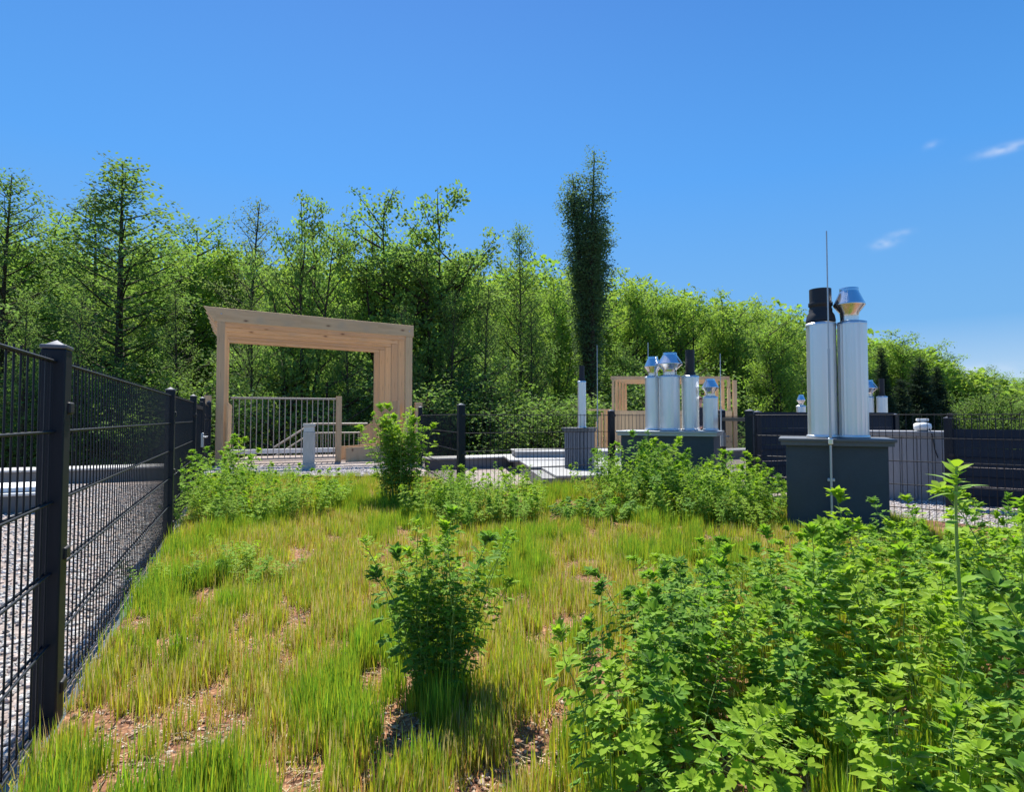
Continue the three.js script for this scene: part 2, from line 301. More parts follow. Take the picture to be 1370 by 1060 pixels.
function chimney(label, at, turn, { w, h, dp, body, slab = slabMetal, panels, over = .045 }) {
  const g = thing('chimney', label, 'chimney', at, turn, 'metal clad chimneys on the roof');
  if (panels) {
    mesh('chimney_core', box(w - .02, h - .01, dp - .02, 0, 0, -dp / 2), body, g);
    const pw = w / panels;
    for (let i = 0; i < panels; i++) mesh('cladding_panel', rbox(pw - .012, h - .006, .024, .004, -w / 2 + (i + .5) * pw, 0, -.004), body, g);
    const np = Math.max(2, Math.round(dp / pw));
    for (const s of [-1, 1]) for (let i = 0; i < np; i++) mesh('cladding_panel', rbox(.024, h - .006, dp / np - .012, .004, s * (w / 2 + .002), 0, -(i + .5) * dp / np), body, g);
  } else {
    mesh('chimney_body', rbox(w, h, dp, .006, 0, 0, -dp / 2), body, g);
  }
  mesh('cap_slab', rbox(w + over * 2, .022, dp + over * 2, .004, 0, h + .012, -dp / 2), slab, g);
  mesh('slab_skirt', box(w + over * 1.4, .03, dp + over * 1.4, 0, h - .018, -dp / 2), slab, g);
  return g;
}
const RT = -.445;
{
  const g = chimney('dark grey chimney with two steel flues, black pipe and tall lightning rod', [2.40, -.02, 4.45], RT, { w: .67, h: .70, dp: .5, body: cladding, over: .05 });
  flue(g, .106, .735, 1.63, -.075, -.22, .006); pipe(g, .079, 1.642, 1.90, -.075, -.22);
  flue(g, .100, .735, 1.625, .138, -.22, .028); cowl(g, .112, .064, 1.637, 1.89, .122, -.22);
  rod(g, -.035, .064, 0.05, 2.28, 1.4);
  mesh('rod_clamp', rbox(.035, .05, .05, .008, -.035, .69, .055), steelShiny, g);
  mesh('rod_clamp', rbox(.05, .025, .03, .006, -.035, .42, .05), zinc, g);
}
{
  const g = chimney('wide dark chimney with cowled flue cluster half hidden by the bushes', [1.68, 0, 6.55], RT, { w: 1.0, h: .69, dp: .55, body: cladding, slab: std({ color: lin(.4, .42, .44), roughness: .4, metalness: .4 }) });
  flue(g, .088, .727, 1.34, -.195, -.27, .006); cowl(g, .098, .058, 1.352, 1.57, -.195, -.27);
  flue(g, .108, .727, 1.34, .012, -.2, .006); cowl(g, .142, .075, 1.352, 1.60, .012, -.2);
  flue(g, .094, .727, 1.335, .222, -.27, .006); pipe(g, .05, 1.347, 1.63, .222, -.27, false);
  flue(g, .078, .727, 1.10, .435, -.27, .02); cowl(g, .092, .05, 1.112, 1.30, .435, -.27);
  rod(g, -.28, -.42, .727, 1.76, 1.0); rod(g, .52, -.5, .727, 1.6, 1.0);
}
{
  const g = chimney('slim grey panelled chimney with one thin flue behind the mesh fence', [.935, -.08, 8.75], RT, { w: .34, h: .77, dp: .3, body: std({ map: anthT, color: lin(.20, .21, .235), roughness: .55 }), panels: 6 });
  flue(g, .062, .80, 1.49, .04, -.15, .004); pipe(g, .04, 1.502, 1.72, .04, -.15, false);
  rod(g, .2, -.4, -.0, 2.05, 1.2);
}
{
  const g = chimney('pale grey panelled box without flue carrying a small white lamp', [4.60, -.08, 6.95], RT, { w: .74, h: .76, dp: .4, body: claddingLight, slab: claddingLight, panels: 5, over: .06 });
}
{
  const g = thing('box_lamp', 'small white round lamp with cable on the pale grey box', 'lamp', [4.74, .714, 6.92], RT);
  mesh('lamp_housing', lathe([[0, 0], [.05, 0], [.085, .02], [.09, .05], [.085, .085], [.05, .1], [.035, .105]], 20), whitePaint, g);
  mesh('lamp_bracket', rbox(.12, .03, .06, .008, 0, .115), whitePaint, g);
  mesh('lamp_neck', cyl(.02, .02, .02, 0, .1, 0, 10), zinc, g);
  mesh('cable', tube([V(.05, .04, -.06), V(.08, -.06, -.1), V(.1, -.2, -.07), V(.13, -.3, -.06)].map((v) => v), [.006, .006, .006, .006]), blackPlastic, g);
}
for (const [lab, x, d, w, fl] of [['distant small flue with a pointed cowl above the privacy fence', 4.83, 10, .4, 0], ['distant twin flue chimney with a domed cowl beside the dark spruce', 5.98, 9.8, .5, 1]]) {
  const g = chimney(lab, [x, -.08, d], RT, { w, h: .84, dp: .4, body: claddingLight });
  if (!fl) { flue(g, .075, .88, 1.15, 0, -.2, .01, steel); cowl(g, .07, .04, 1.162, 1.34, 0, -.2); }
  else { flue(g, .085, .88, 1.30, -.11, -.2, .02); cowl(g, .15, .075, 1.312, 1.58, -.11, -.2); flue(g, .08, .88, 1.30, .09, -.2, .02); pipe(g, .04, 1.312, 1.6, .09, -.2, false); }
}

// ------------------------------------------------------------------ wooden portal over the path
const wv = () => wood[Math.floor(rnd() * 3)];
{
  const g = thing('wooden_portal', 'pale wooden portal of six close frames over the gravel path', 'portal', [-4.60, .115, 9.25], TH);
  const W = 3.1, H = 2.47;
  const beamShape = new THREE.Shape([[-.17, 0], [W + .02, -.1], [W + .02, -.29], [-.02, -.22]].map(([x, y]) => new THREE.Vector2(x, y)));
  const beamGeo = new THREE.ExtrudeGeometry(beamShape, { depth: .075, bevelEnabled: true, bevelSize: .004, bevelThickness: .004, bevelSegments: 1 });
  const beams = [0, 1, 2, 3, 4, 5].map((k) => { const b = beamGeo.clone(), u = b.attributes.uv; for (let i = 0; i < u.count; i++) u.setXY(i, u.getY(i) + k * .37, u.getX(i) * .8 + k * .61); return b; });
  const colGeo = [0, 1].map((k) => rbox(k ? .115 : .11, k ? H - .296 : H - .226, .085, .005));
  const boltG = new THREE.CylinderGeometry(.011, .011, .012, 8).rotateX(Math.PI / 2);
  for (let i = 0; i < 6; i++) {
    const z = -i * .56;
    const b = mesh('beam', beams[i], wood[i % 3], g, [0, H, z - .0375 + .006 * (i % 2)]);
    mesh('column', colGeo[0], wood[(i + 1) % 3], g, [.075, 0, z]);
    mesh('column', colGeo[1], wood[(i + 2) % 3], g, [W - .055, 0, z]);
    for (const [x, y] of [[.075, H - .1], [W - .055, H - .2]]) mesh('bolt', boltG, zinc, g, [x, y, z + .046 + .006 * (i % 2)]);
  }
  // board cheeks between the columns, falling off towards the far end
  const plank = [0, 1, 2].map((k) => box(.028, 1, .098));
  for (let k = 0; k < 30; k++) {
    const z = -.09 - k * .1; if (z < -2.95) break;
    for (const s of [0, 1]) {
      const h = s ? 1.06 - sstep(k, 2, 26) * .5 : 1.0;
      const m = mesh('board', plank[k % 3], wv(), g, [s ? W - .20 - k * .006 : .175, 0, z]); m.scale.y = h;
    }
  }
  mesh('side_post', rbox(.1, 1.10, .09, .005), wood[0], g, [-.09, 0, .04]);
  mesh('side_post', rbox(.12, 1.02, .09, .005), wood[1], g, [W + .12, 0, .02]);
  const flare = new THREE.Shape([[W - .12, 1.0], [W - .12, 0], [W - 1.08, 0], [W - 1.08, .24], [W - .46, .27], [W - .2, .98]].map(([x, y]) => new THREE.Vector2(x, y)));
  for (const [k, z] of [[0, -.24], [2, -.8]]) mesh('flare_panel', new THREE.ExtrudeGeometry(flare, { depth: .03, bevelEnabled: false }), wood[k], g, [0, 0, z]);
}
{
  const g = thing('railing', 'beige metal baluster railing with white foot board under the portal', 'railing', [-4.60, .115, 9.25], TH);
  const z = -.32, x0 = .22, x1 = 1.86, beige = std({ color: lin(.46, .38, .30), roughness: .5 });
  mesh('top_rail', rbox(x1 - x0, .03, .04, .006, (x0 + x1) / 2, 1.06, z), beige, g);
  mesh('bottom_rail', rbox(x1 - x0, .03, .03, .006, (x0 + x1) / 2, .06, z), beige, g);
  mesh('foot_board', rbox(x1 - x0, .075, .12, .006, (x0 + x1) / 2, .16, z - .1), whitePaint, g);
  const bar = rbox(.014, .968, .014, .003);
  for (let k = 0; k < 19; k++) mesh('baluster', bar, beige, g, [x0 + .04 + k * .087, .091, z]);
  mesh('newel_post', rbox(.09, 1.12, .09, .006, x1 + .05, 0, z), wood[0], g);
}
{
  const g = thing('stair_railing', 'low metal handrail of the stairs leading down behind the portal', 'railing', [-4.60, .115, 9.25], TH);
  const m = std({ color: lin(.42, .38, .33), roughness: .5 });
  const z = -3.3;
  mesh('handrail', tube([V(1.0, .12, 3.3), V(1.75, .62, 3.3), V(2.95, .62, 3.3)], [.022, .022, .022], 8), m, g);
  mesh('handrail', tube([V(1.0, -.08, 3.3), V(1.75, .42, 3.3), V(2.95, .42, 3.3)], [.018, .018, .018], 8), m, g);
  for (let k = 0; k < 20; k++) { const x = 1.05 + k * .1, y = x < 1.75 ? lerp(-.08, .42, (x - 1) / .75) : .42; mesh('baluster', box(.016, y + .5, .016, x, -.5, z), m, g); }
}
{
  const g = thing('bollard_lamp', 'square pale grey bollard lamp standing in front of the railing', 'bollard', [-2.97, .105, 8.78], .2);
  mesh('base', rbox(.19, .1, .19, .008), stoneGrey, g); mesh('shaft', rbox(.155, .46, .155, .006, 0, .1), stoneGrey, g);
  mesh('lens', rbox(.14, .07, .14, .006, 0, .56), std({ color: lin(.6, .6, .58), roughness: .3 }), g); mesh('cap', rbox(.16, .05, .16, .008, 0, .63), stoneGrey, g);
}
// second portal on the terrace
{
  const g = thing('wooden_portal', 'far slatted wooden portal with boarded parapet behind the flue cluster', 'portal', [2.86, -.35, 17.2], .02);
  const W = 3.45, H = 2.42, D = 1.9;
  for (let i = 0; i < 5; i++) {
    const z = -D * i / 4, x = i * .19;
    mesh('column', box(.065, H - .105, .07), wv(), g, [.05 + x, 0, z]); mesh('column', box(.08, H - .105, .07), wv(), g, [W - .05, 0, z]);
    mesh('beam', box(W - x, .1, .07), wv(), g, [x + (W - x) / 2, H - .1 - .004 * i, z - .085]);
  }
  const pl = box(.112, 1.42, .03);
  for (let k = 0; k < 30; k++) mesh('board', pl, wv(), g, [.06 + k * .115, 0, .08]);
  for (let k = 0; k < 9; k++) { const m = mesh('stair_slat', pl, wv(), g, [-.62 + k * .075, -.0, -.15 - (k % 2) * .05]); m.scale.set(.5, .55 + .45 * sstep(k, 0, 6), 1); }
  mesh('stair_rail', box(.62, .05, .06), wv(), g, [-.33, 1.42, -.15]);
  mesh('side_column', box(.1, 2.3, .1), wv(), g, [W + .1, 0, .05]);
}
// tall mast far on the hill
{
  const g = thing('radio_mast', 'tiny lattice mast on the far wooded skyline', 'mast', [117, -4.2, 150]);
  mesh('mast_pole', cyl(.35, .25, 16.6, 0, 0, 0, 8), zinc, g);
  for (const y of [14.6, 15.6]) mesh('cross_arm', box(3.2, .22, .22, 0, y, 0), zinc, g);
}

// ------------------------------------------------------------------ person behind the flues
{
  const joints = [], bone = (a, b, ra, rb) => joints.push([new THREE.Vector3(...a), new THREE.Vector3(...b), ra, rb]);
  bone([0, .95, 0], [0, 1.18, .0], .15, .15); bone([-.12, 1.36, 0], [.12, 1.36, 0], .085, .085); bone([0, 1.18, 0], [0, 1.38, 0], .14, .12); bone([0, 1.4, 0], [0, 1.52, .01], .055, .05);
  for (const s of [-1, 1]) {
    bone([.09 * s, .92, 0], [.1 * s, .5, .02], .095, .062); bone([.1 * s, .5, .02], [.1 * s, .09, -.02], .06, .042); bone([.1 * s, .05, -.03], [.11 * s, .04, .14], .045, .035);
    bone([.19 * s, 1.36, 0], [.25 * s, 1.08, .02], .055, .045); bone([.25 * s, 1.08, .02], [.16 * s, .98, .22], .042, .032); bone([.16 * s, .98, .22], [.10 * s, 1.0, .30], .034, .024);
  }
  const head = [[new THREE.Vector3(0, 1.57, .015), new THREE.Vector3(0, 1.66, .0), .078, .095], [new THREE.Vector3(0, 1.6, .09), new THREE.Vector3(0, 1.575, .105), .013, .017]];
  const cap = (p, [a, b, ra, rb]) => { const ab = b.clone().sub(a), t = clamp(p.clone().sub(a).dot(ab) / ab.lengthSq(), 0, 1); return p.distanceTo(a.clone().addScaledVector(ab, t)) - lerp(ra, rb, t); };
  function field(list, res, size, c, k) {
    const mc = new MarchingCubes(res, new THREE.MeshBasicMaterial(), false, false, 60000); mc.isolation = 0;
    const p = new THREE.Vector3();
    for (let z = 0; z < res; z++) for (let y = 0; y < res; y++) for (let x = 0; x < res; x++) {
      p.set((x - res / 2) / (res / 2), (y - res / 2) / (res / 2), (z - res / 2) / (res / 2)).multiplyScalar(size).add(c);
      let d = 1e3; for (const j of list) { const e = cap(p, j), h = clamp(.5 + .5 * (d - e) / k, 0, 1); d = lerp(d, e, h) - k * h * (1 - h); }
      mc.field[x + y * res + z * res * res] = -d;
    }
    mc.update();
    const g = new THREE.BufferGeometry(); g.setAttribute('position', new THREE.Float32BufferAttribute(mc.positionArray.slice(0, mc.count * 3), 3)); g.setAttribute('normal', new THREE.Float32BufferAttribute(mc.normalArray.slice(0, mc.count * 3), 3));
    g.scale(size, size, size); g.translate(c.x, c.y, c.z); return g;
  }
  const body = field(joints.concat(head), 84, .92, new THREE.Vector3(0, .86, 0), .05);
  const p = body.attributes.position, col = new Float32Array(p.count * 3);
  for (let i = 0; i < p.count; i++) {
    const y = p.getY(i), z = p.getZ(i), hand = y > .9 && y < 1.06 && z > .2;
    const c = y > 1.47 || hand ? [.50, .27, .20] : y > .93 ? [.020, .022, .03] : y > .08 ? [.03, .035, .06] : [.02, .02, .02];
    col.set(c, i * 3);
  }
  body.setAttribute('color', new THREE.BufferAttribute(col, 3));
  const g = thing('person', 'person in dark clothes seen between the flue cluster and short vent', 'person', [4.58, -.35, 14.7], .3);
  mesh('body', body, std({ vertexColors: true, roughness: .8 }), g);
  const hair = new THREE.SphereGeometry(.108, 20, 14, 0, 6.3, 0, 1.75).scale(.95, 1.05, 1.05).rotateX(-.35).translate(0, 1.645, -.012);
  mesh('hair', hair, std({ color: lin(.16, .05, .03), roughness: .7 }), g);
  for (const s of [-1, 1]) mesh('eye', new THREE.SphereGeometry(.012, 8, 6).translate(.033 * s, 1.625, .083), blackPlastic, g);
}

seed = 101;
// ------------------------------------------------------------------ loose ground: soil chips, litter, gravel, grass (uncountable)
function instanced(name, geo, mat, list, parent = scene) {          // list of [Matrix4, r, g, b]
  const m = shade(new THREE.InstancedMesh(geo, mat, list.length)), c = new THREE.Color(); m.name = parent === scene ? numbered(name) : name;
  list.forEach((e, i) => { m.setMatrixAt(i, e[0]); m.setColorAt(i, c.setRGB(e[1], e[2], e[3])); });
  parent.add(m); return m;
}
const q = new THREE.Quaternion(), eu = new THREE.Euler(), sc = new THREE.Vector3(), UPV = new THREE.Vector3(0, 1, 0);
const mat4 = (x, y, z, rx, ry, rz, sx, sy = sx, sz = sx) => new THREE.Matrix4().compose(new THREE.Vector3(x, y, z), q.setFromEuler(eu.set(rx, ry, rz, 'YXZ')), sc.set(sx, sy, sz));
function pebble() { const g = new THREE.IcosahedronGeometry(1, 0), p = g.attributes.position, seen = new Map(); for (let i = 0; i < p.count; i++) { const k = [p.getX(i), p.getY(i), p.getZ(i)].map((v) => v.toFixed(2)).join(); if (!seen.has(k)) seen.set(k, rr(.7, 1.25)); const s = seen.get(k); p.setXYZ(i, p.getX(i) * s, p.getY(i) * s * .6, p.getZ(i) * s); } g.computeVertexNormals(); return g; }
const pebM = std({ roughness: .9 });
const density = (x, d) => {                                         // how thickly the grass stands
  const a = fbm(x * 1.3 + 10, d * .75 + 3, 2), b = fbm(x * 6.5 + 30, d * 3.4 + 7, 2), c = fbm(x * 15 + 70, d * 7 + 9, 2);
  return clamp((a * .2 + b * .35 + c * .8 - .67 + .08 * sstep(d, 1.7, 3.6)) * 4.6 + .42, 0, 1);
};
{
  const list = [];
  for (let i = 0; i < 26000; i++) {
    const d = .9 + Math.pow(rnd(), 1.7) * 4.2, x = rr(fenceX(d), 1.0 + d * .35); if (!inBed(x, d)) continue;
    const s = rr(.0025, .0065) * (rnd() < .08 ? 1.7 : 1), t = rnd(), v = rr(.65, 1.2);
    const c = t < .4 ? [.34, .21, .14] : t < .75 ? [.46, .35, .25] : t < .88 ? [.58, .49, .39] : [.11, .08, .06];
    list.push([mat4(x, soilY(x, d) + s * .25, -d, rr(-.4, .4), rr(0, 6.3), rr(-.4, .4), s * rr(.8, 1.6), s, s), c[0] * v, c[1] * v, c[2] * v]);
  }
  tag(instanced('substrate_chips', pebble(), pebM, list), 'reddish crushed brick chips lying over the planted bed', 'substrate', null, 'stuff');
}
{
  const list = [], straw = new THREE.BoxGeometry(1, .04, .06);
  for (let i = 0; i < 5500; i++) {
    const d = .9 + Math.pow(rnd(), 1.6) * 4.5, x = rr(fenceX(d), 1.2 + d * .4); if (!inBed(x, d)) continue;
    const v = rr(.6, 1.1); list.push([mat4(x, soilY(x, d) + rr(.003, .012), -d, 0, rr(0, 6.3), rr(-.25, .25), rr(.015, .06), .03, .03), .52 * v, .42 * v, .26 * v]);
  }
  tag(instanced('straw_litter', straw, pebM, list), 'dry straw litter scattered between the grass', 'litter', null, 'stuff');
}
{
  const list = [];
  for (let i = 0; i < 30000; i++) {
    const d = 1.0 + Math.pow(rnd(), 1.5) * 7.5, x = fenceX(d) - .1 - Math.pow(rnd(), 1.2) * 4.5, s = rr(.007, .016), v = rr(.55, 1.15), t = rnd();
    const c = t < .6 ? [.50, .48, .45] : t < .85 ? [.46, .38, .34] : [.63, .61, .58];
    list.push([mat4(x, -.08 + s * .3, -d, rr(-.5, .5), rr(0, 6.3), rr(-.5, .5), s * rr(.9, 1.4), s, s), c[0] * v, c[1] * v, c[2] * v]);
  }
  for (let i = 0; i < 9000; i++) {
    const t = rnd() < .5, d = t ? rr(4.6, 7.0) : rr(7.7, 9.2), x = t ? rr(3, 5.2) : rr(fenceX(d), -1.6), s = rr(.007, .015), v = rr(.6, 1.15);
    list.push([mat4(x, (t ? -.08 : .118) + s * .2, -d, rr(-.5, .5), rr(0, 6.3), rr(-.5, .5), s * rr(.9, 1.4), s, s), .52 * v, .48 * v, .46 * v]);
  }
  tag(instanced('gravel_stones', pebble(), pebM, list), 'loose pale stones on the gravel areas of the roof', 'gravel', null, 'stuff');
}
function bladeTuft(n, spread, h0, h1, lean, w, cols) {
  const P = [], C = [], I = [];
  for (let i = 0; i < n; i++) {
    const a = rr(0, 6.28), r = Math.sqrt(rnd()) * spread, bx = Math.cos(a) * r, bz = Math.sin(a) * r, h = rr(h0, h1), la = rr(0, 6.28), l = rnd() * lean * h, f = rr(0, 6.28), wx = Math.cos(f) * w * .5, wz = Math.sin(f) * w * .5;
    const c = cols[Math.floor(rnd() * cols.length)], v = rr(.75, 1.2), k = P.length / 3;
    const lx = Math.cos(la) * l, lz = Math.sin(la) * l;
    P.push(bx - wx, 0, bz - wz, bx + wx, 0, bz + wz, bx + lx * .35 - wx * .9, h * .55, bz + lz * .35 - wz * .9, bx + lx * .35 + wx * .9, h * .55, bz + lz * .35 + wz * .9, bx + lx, h, bz + lz);
    for (let j = 0; j < 5; j++) C.push(c[0] * v, c[1] * v, c[2] * v);
    I.push(k, k + 1, k + 2, k + 1, k + 3, k + 2, k + 2, k + 3, k + 4);
  }
  const g = new THREE.BufferGeometry(); g.setAttribute('position', new THREE.Float32BufferAttribute(P, 3)); g.setAttribute('color', new THREE.Float32BufferAttribute(C, 3)); g.setIndex(I); g.computeVertexNormals(); return g;
}
{
  const grassM = leafMat(1, 1, 1, .5, { vertexColors: true });
  const green = [.20, .38, .025], lime = [.38, .52, .03], ochre = [.54, .47, .06], rust = [.44, .24, .07], straw = [.62, .52, .20], gold = [.50, .52, .035];
  const kinds = [
    bladeTuft(16, .036, .04, .115, .18, .0031, [green, lime, gold, lime, lime, gold]), bladeTuft(16, .042, .03, .105, .24, .003, [gold, ochre, lime, lime, straw, gold, rust]),
    bladeTuft(16, .07, .012, .05, .8, .003, [ochre, rust, straw, gold, straw]), bladeTuft(20, .032, .05, .15, .2, .0033, [green, green, lime, gold])];
  const lists = kinds.map(() => []);
  for (let i = 0; i < 70000; i++) {
    const d = .75 + Math.pow(rnd(), 1.25) * 7.1, x = rr(fenceX(d), Math.min(3.2, 1.1 + d * .55)); if (!inBed(x, d)) continue;
    const t = density(x, d); if (rnd() > t * .78 + .03) continue;
    const m = fbm(x * 2.4 + 5, d * 1.6 + 90, 3), k = t < .35 ? (rnd() < .7 ? 2 : 1) : m > .60 ? (rnd() < .55 ? 3 : 0) : m > .50 ? (rnd() < .5 ? 0 : 1) : (rnd() < .6 ? 1 : rnd() < .4 ? 0 : 2);
    const s = rr(.65, 1.15) * (.75 + .35 * t), v = rr(.8, 1.15);
    lists[k].push([mat4(x, soilY(x, d) - .004, -d, rr(-.08, .08), rr(0, 6.3), rr(-.08, .08), s, s * rr(.8, 1.15), s), v, v * rr(.92, 1.06), v]);
  }
  kinds.forEach((g, k) => tag(instanced('thin_grass', g, grassM, lists[k]), ['thin lime green grass standing over the roof bed', 'thin yellowish grass mixed over the roof bed', 'dry rust and straw coloured grass in the bare patches', 'tall fresh green grass tufts over the roof bed'][k], 'grass', null, 'stuff'));
}

seed = 202;
// ------------------------------------------------------------------ leafy plants on the bed
function leaflet(P, N, C, I, base, dir, up, len, wid, fold) {        // obovate, folded along the midrib: 6 triangles
  const side = new THREE.Vector3().crossVectors(dir, up).normalize(), nn = new THREE.Vector3().crossVectors(side, dir).normalize(), k = P.length / 3;
  const pt = (l, w, h) => P.push(base.x + dir.x * len * l + side.x * wid * w + nn.x * len * h, base.y + dir.y * len * l + side.y * wid * w + nn.y * len * h, base.z + dir.z * len * l + side.z * wid * w + nn.z * len * h);
  pt(0, 0, 0); pt(.36, .38, fold); pt(.45, 0, -.02); pt(.36, -.38, fold); pt(.70, .42, fold * .9 - .06); pt(.70, -.42, fold * .9 - .06); pt(1.04, 0, -.14);
  const v = rr(.82, 1.15); for (let i = 0; i < 7; i++) C.push(v * rr(.97, 1.03), v, v * .95);
  I.push(k, k + 1, k + 2, k, k + 2, k + 3, k + 1, k + 4, k + 2, k + 2, k + 5, k + 3, k + 2, k + 4, k + 6, k + 2, k + 6, k + 5);
}
function finishLeaf(P, C, I) { const g = new THREE.BufferGeometry(); g.setAttribute('position', new THREE.Float32BufferAttribute(P, 3)); g.setAttribute('color', new THREE.Float32BufferAttribute(C, 3)); g.setIndex(I); g.computeVertexNormals(); return g; }
const rdir = (a, e) => new THREE.Vector3(Math.cos(a) * Math.cos(e), Math.sin(e), Math.sin(a) * Math.cos(e));
function stemVariant(h, nodes, leafLen, ax, curve, wr = .58, low = .12, star = 5) {
  const P = [], C = [], I = [], pts = [], rads = [], ba = rr(0, 6.28);
  for (let i = 0; i <= 7; i++) { const t = i / 7; pts.push(new THREE.Vector3(Math.cos(ba) * curve * t * t * h, h * t, Math.sin(ba) * curve * t * t * h).add(new THREE.Vector3(rr(-.01, .01) * t, 0, rr(-.01, .01) * t))); rads.push(lerp(.0028, .0011, t)); }
  const at = (t) => { const f = clamp(t, 0, .999) * 7, i = Math.floor(f); return pts[i].clone().lerp(pts[i + 1], f - i); };
  const geos = [tube(pts, rads, 5)]; let ang = rr(0, 6.28);
  const trifol = (o, a, e, s, pet) => {
    const d = rdir(a, e), tip = o.clone().addScaledVector(d, pet);
    for (const k of [-1, 0, 1]) { const dd = rdir(a + k * rr(.8, 1.15), e + (k ? rr(-.35, .1) : rr(-.2, .25))); leaflet(P, null, C, I, tip, dd, new THREE.Vector3(rr(-.3, .3), 1, rr(-.3, .3)).normalize(), s * (k ? .88 : 1), s * wr, rr(.04, .13)); }
    if (pet > .012) geos.push(tube([o, tip], [.0008, .0006], 3));
  };
  for (let n = 0; n < nodes; n++) {
    const t = low + (1 - low) * Math.pow((n + .5) / nodes, .85), o = at(t); ang += 2.4 + rr(-.4, .4);
    const top = sstep(t, .75, 1), s = leafLen * lerp(rr(.8, 1.15), .62, top);
    trifol(o, ang, lerp(.25, .95, top) + rr(-.2, .2), s, lerp(rr(.018, .035), .006, top));
    for (let k = 0; k < ax; k++) if (rnd() < .75) { const b = rr(.015, .06) * (1 - top * .7), aa = ang + rr(-.7, .7), o2 = o.clone().addScaledVector(rdir(aa, rr(.5, 1.0)), b); trifol(o2, aa + rr(-1.5, 1.5), rr(-.1, .7), s * rr(.55, .9), rr(.008, .02)); }
  }
  for (let k = 0; k < star; k++) trifol(at(1 - k * .006), k * 2.4, rr(.35, 1.2), leafLen * rr(.6, .85), .005);
  return { stem: mergeGeometries(geos), leaves: finishLeaf(P, C, I), h };
}
const stemM = std({ color: lin(.20, .30, .06), roughness: .7 });
const herbO = { vertexColors: true, clearcoat: .06, clearcoatRoughness: .4 }, herbM = [leafMat(.225, .415, .020, .53, herbO), leafMat(.305, .480, .022, .55, herbO), leafMat(.140, .300, .026, .48, herbO)];
const stemV = [0, 1, 2, 3, 4, 5, 6].map((k) => stemVariant(rr(.52, .62), 22 + (k % 3) * 2, rr(.023, .029), 3, rr(.05, .3)));
const stemBroad = [0, 1, 2, 3, 4].map(() => stemVariant(.6, 13, .054, 2, rr(.1, .3), .5, .25, 9));
function herb(name, label, cat, [x, d], height, stems, spread, lean, { mats = [0, 1, 2], broad = 0, group, vary = .72 } = {}) {
  const g = thing(name, label, cat, [x, soilY(x, d) - .005, d], rr(0, 6.28), group);
  for (let i = 0; i < stems; i++) {
    const v = rnd() < broad ? stemBroad[Math.floor(rnd() * 5)] : stemV[Math.floor(rnd() * stemV.length)], a = i * 2.4 + rr(-.4, .4), r = Math.sqrt((i + .5) / stems), s = height * rr(vary, 1.05) * (1 - .12 * r) / v.h;
    const st = mesh('stem', v.stem, stemM, g, [Math.cos(a) * r * spread * .35, 0, Math.sin(a) * r * spread * .35]);
    const la = a + rr(-.3, .3), le = r * lean + rr(-.08, .08), turn = rr(0, 6.28);
    st.quaternion.setFromAxisAngle(new THREE.Vector3(Math.sin(la), 0, -Math.cos(la)), le).multiply(new THREE.Quaternion().setFromAxisAngle(UPV, turn)).normalize();
    const lf = clamp(s, .7, 1.35); st.scale.set(lf, s, lf);
    const fo = mesh('foliage', v.leaves, herbM[mats[Math.floor(rnd() * mats.length)]], st); fo.userData.kind = 'stuff';
  }
  return g;
}
seed = 303;
// single bush in the middle of the bed
herb('alfalfa_bush', 'lone leafy bush casting its shadow in the middle of the grass', 'bush', [-.225, 1.86], .58, 36, .20, .15, { mats: [0, 1, 1, 2], vary: .5, broad: .25 });
// bushes by the fences
herb('tall_shrub', 'tallest bright leafy shrub standing before the right portal column', 'shrub', [-1.08, 5.75], .96, 54, .42, .11, { mats: [1, 1, 0], broad: .3 });
const clump = (label, group, list, o) => list.forEach(([x, d, h, n, sp]) => herb('alfalfa_plant', label, 'plant', [x, d], h, n, sp ?? .35, .5, { ...o, group }));
clump('bushy green plant in the patch at the foot of the left fence gate', 'plants by the left fence', [[-2.62, 5.2, .58, 16], [-2.30, 5.05, .44, 16], [-1.98, 5.0, .38, 16], [-2.75, 5.75, .72, 16], [-2.4, 5.6, .5, 14], [-2.05, 5.55, .44, 14], [-1.72, 5.2, .36, 12], [-1.68, 5.7, .36, 12], [-2.5, 4.85, .36, 14], [-2.15, 4.75, .32, 12]], { mats: [0, 1, 1], broad: .5 });
clump('bushy green plant in the patch before the slim chimney fence post', 'plants before the back fence', [[-.72, 5.1, .42, 16], [-.42, 5.0, .46, 18], [-.12, 5.0, .42, 16], [.12, 5.2, .38, 14], [-.55, 5.5, .44, 14], [-.2, 5.5, .46, 14], [.1, 5.7, .4, 12], [-.7, 5.7, .4, 12], [-.02, 4.8, .3, 12], [-.4, 4.75, .3, 12]], { mats: [1, 1, 0], broad: .5 });
clump('low dark leafy clump in the open grass before the wide chimney', 'low clumps in the grass', [[.46, 5.0, .2, 10, .3], [.72, 4.95, .22, 12, .3], [.95, 5.0, .18, 10, .3]], { mats: [2, 2, 0], broad: .8 });
clump('bushy green plant of the thicket hiding the wide flue cluster chimney', 'plants before the wide chimney', [[1.05, 6.0, .66, 18], [1.3, 5.85, .74, 20], [1.55, 5.75, .66, 18], [1.8, 5.6, .58, 18], [2.05, 5.4, .56, 18], [1.15, 5.55, .56, 16], [1.4, 5.35, .56, 18], [1.62, 5.15, .5, 18], [1.85, 5.0, .5, 18], [1.42, 4.95, .36, 14], [1.66, 4.8, .38, 14], [1.9, 4.65, .44, 14], [.98, 5.5, .44, 12], [2.0, 4.95, .52, 14], [.85, 5.95, .46, 12], [1.2, 5.2, .4, 12]], { mats: [0, 1, 1, 2], broad: .5 });
clump('small pale weed tuft in the grass near the left fence', 'small weeds in the grass', [[-1.55, 3.35, .24, 9], [-1.3, 3.15, .2, 7], [-1.75, 3.0, .2, 6]], { mats: [1, 1, 0] });
seed = 404;
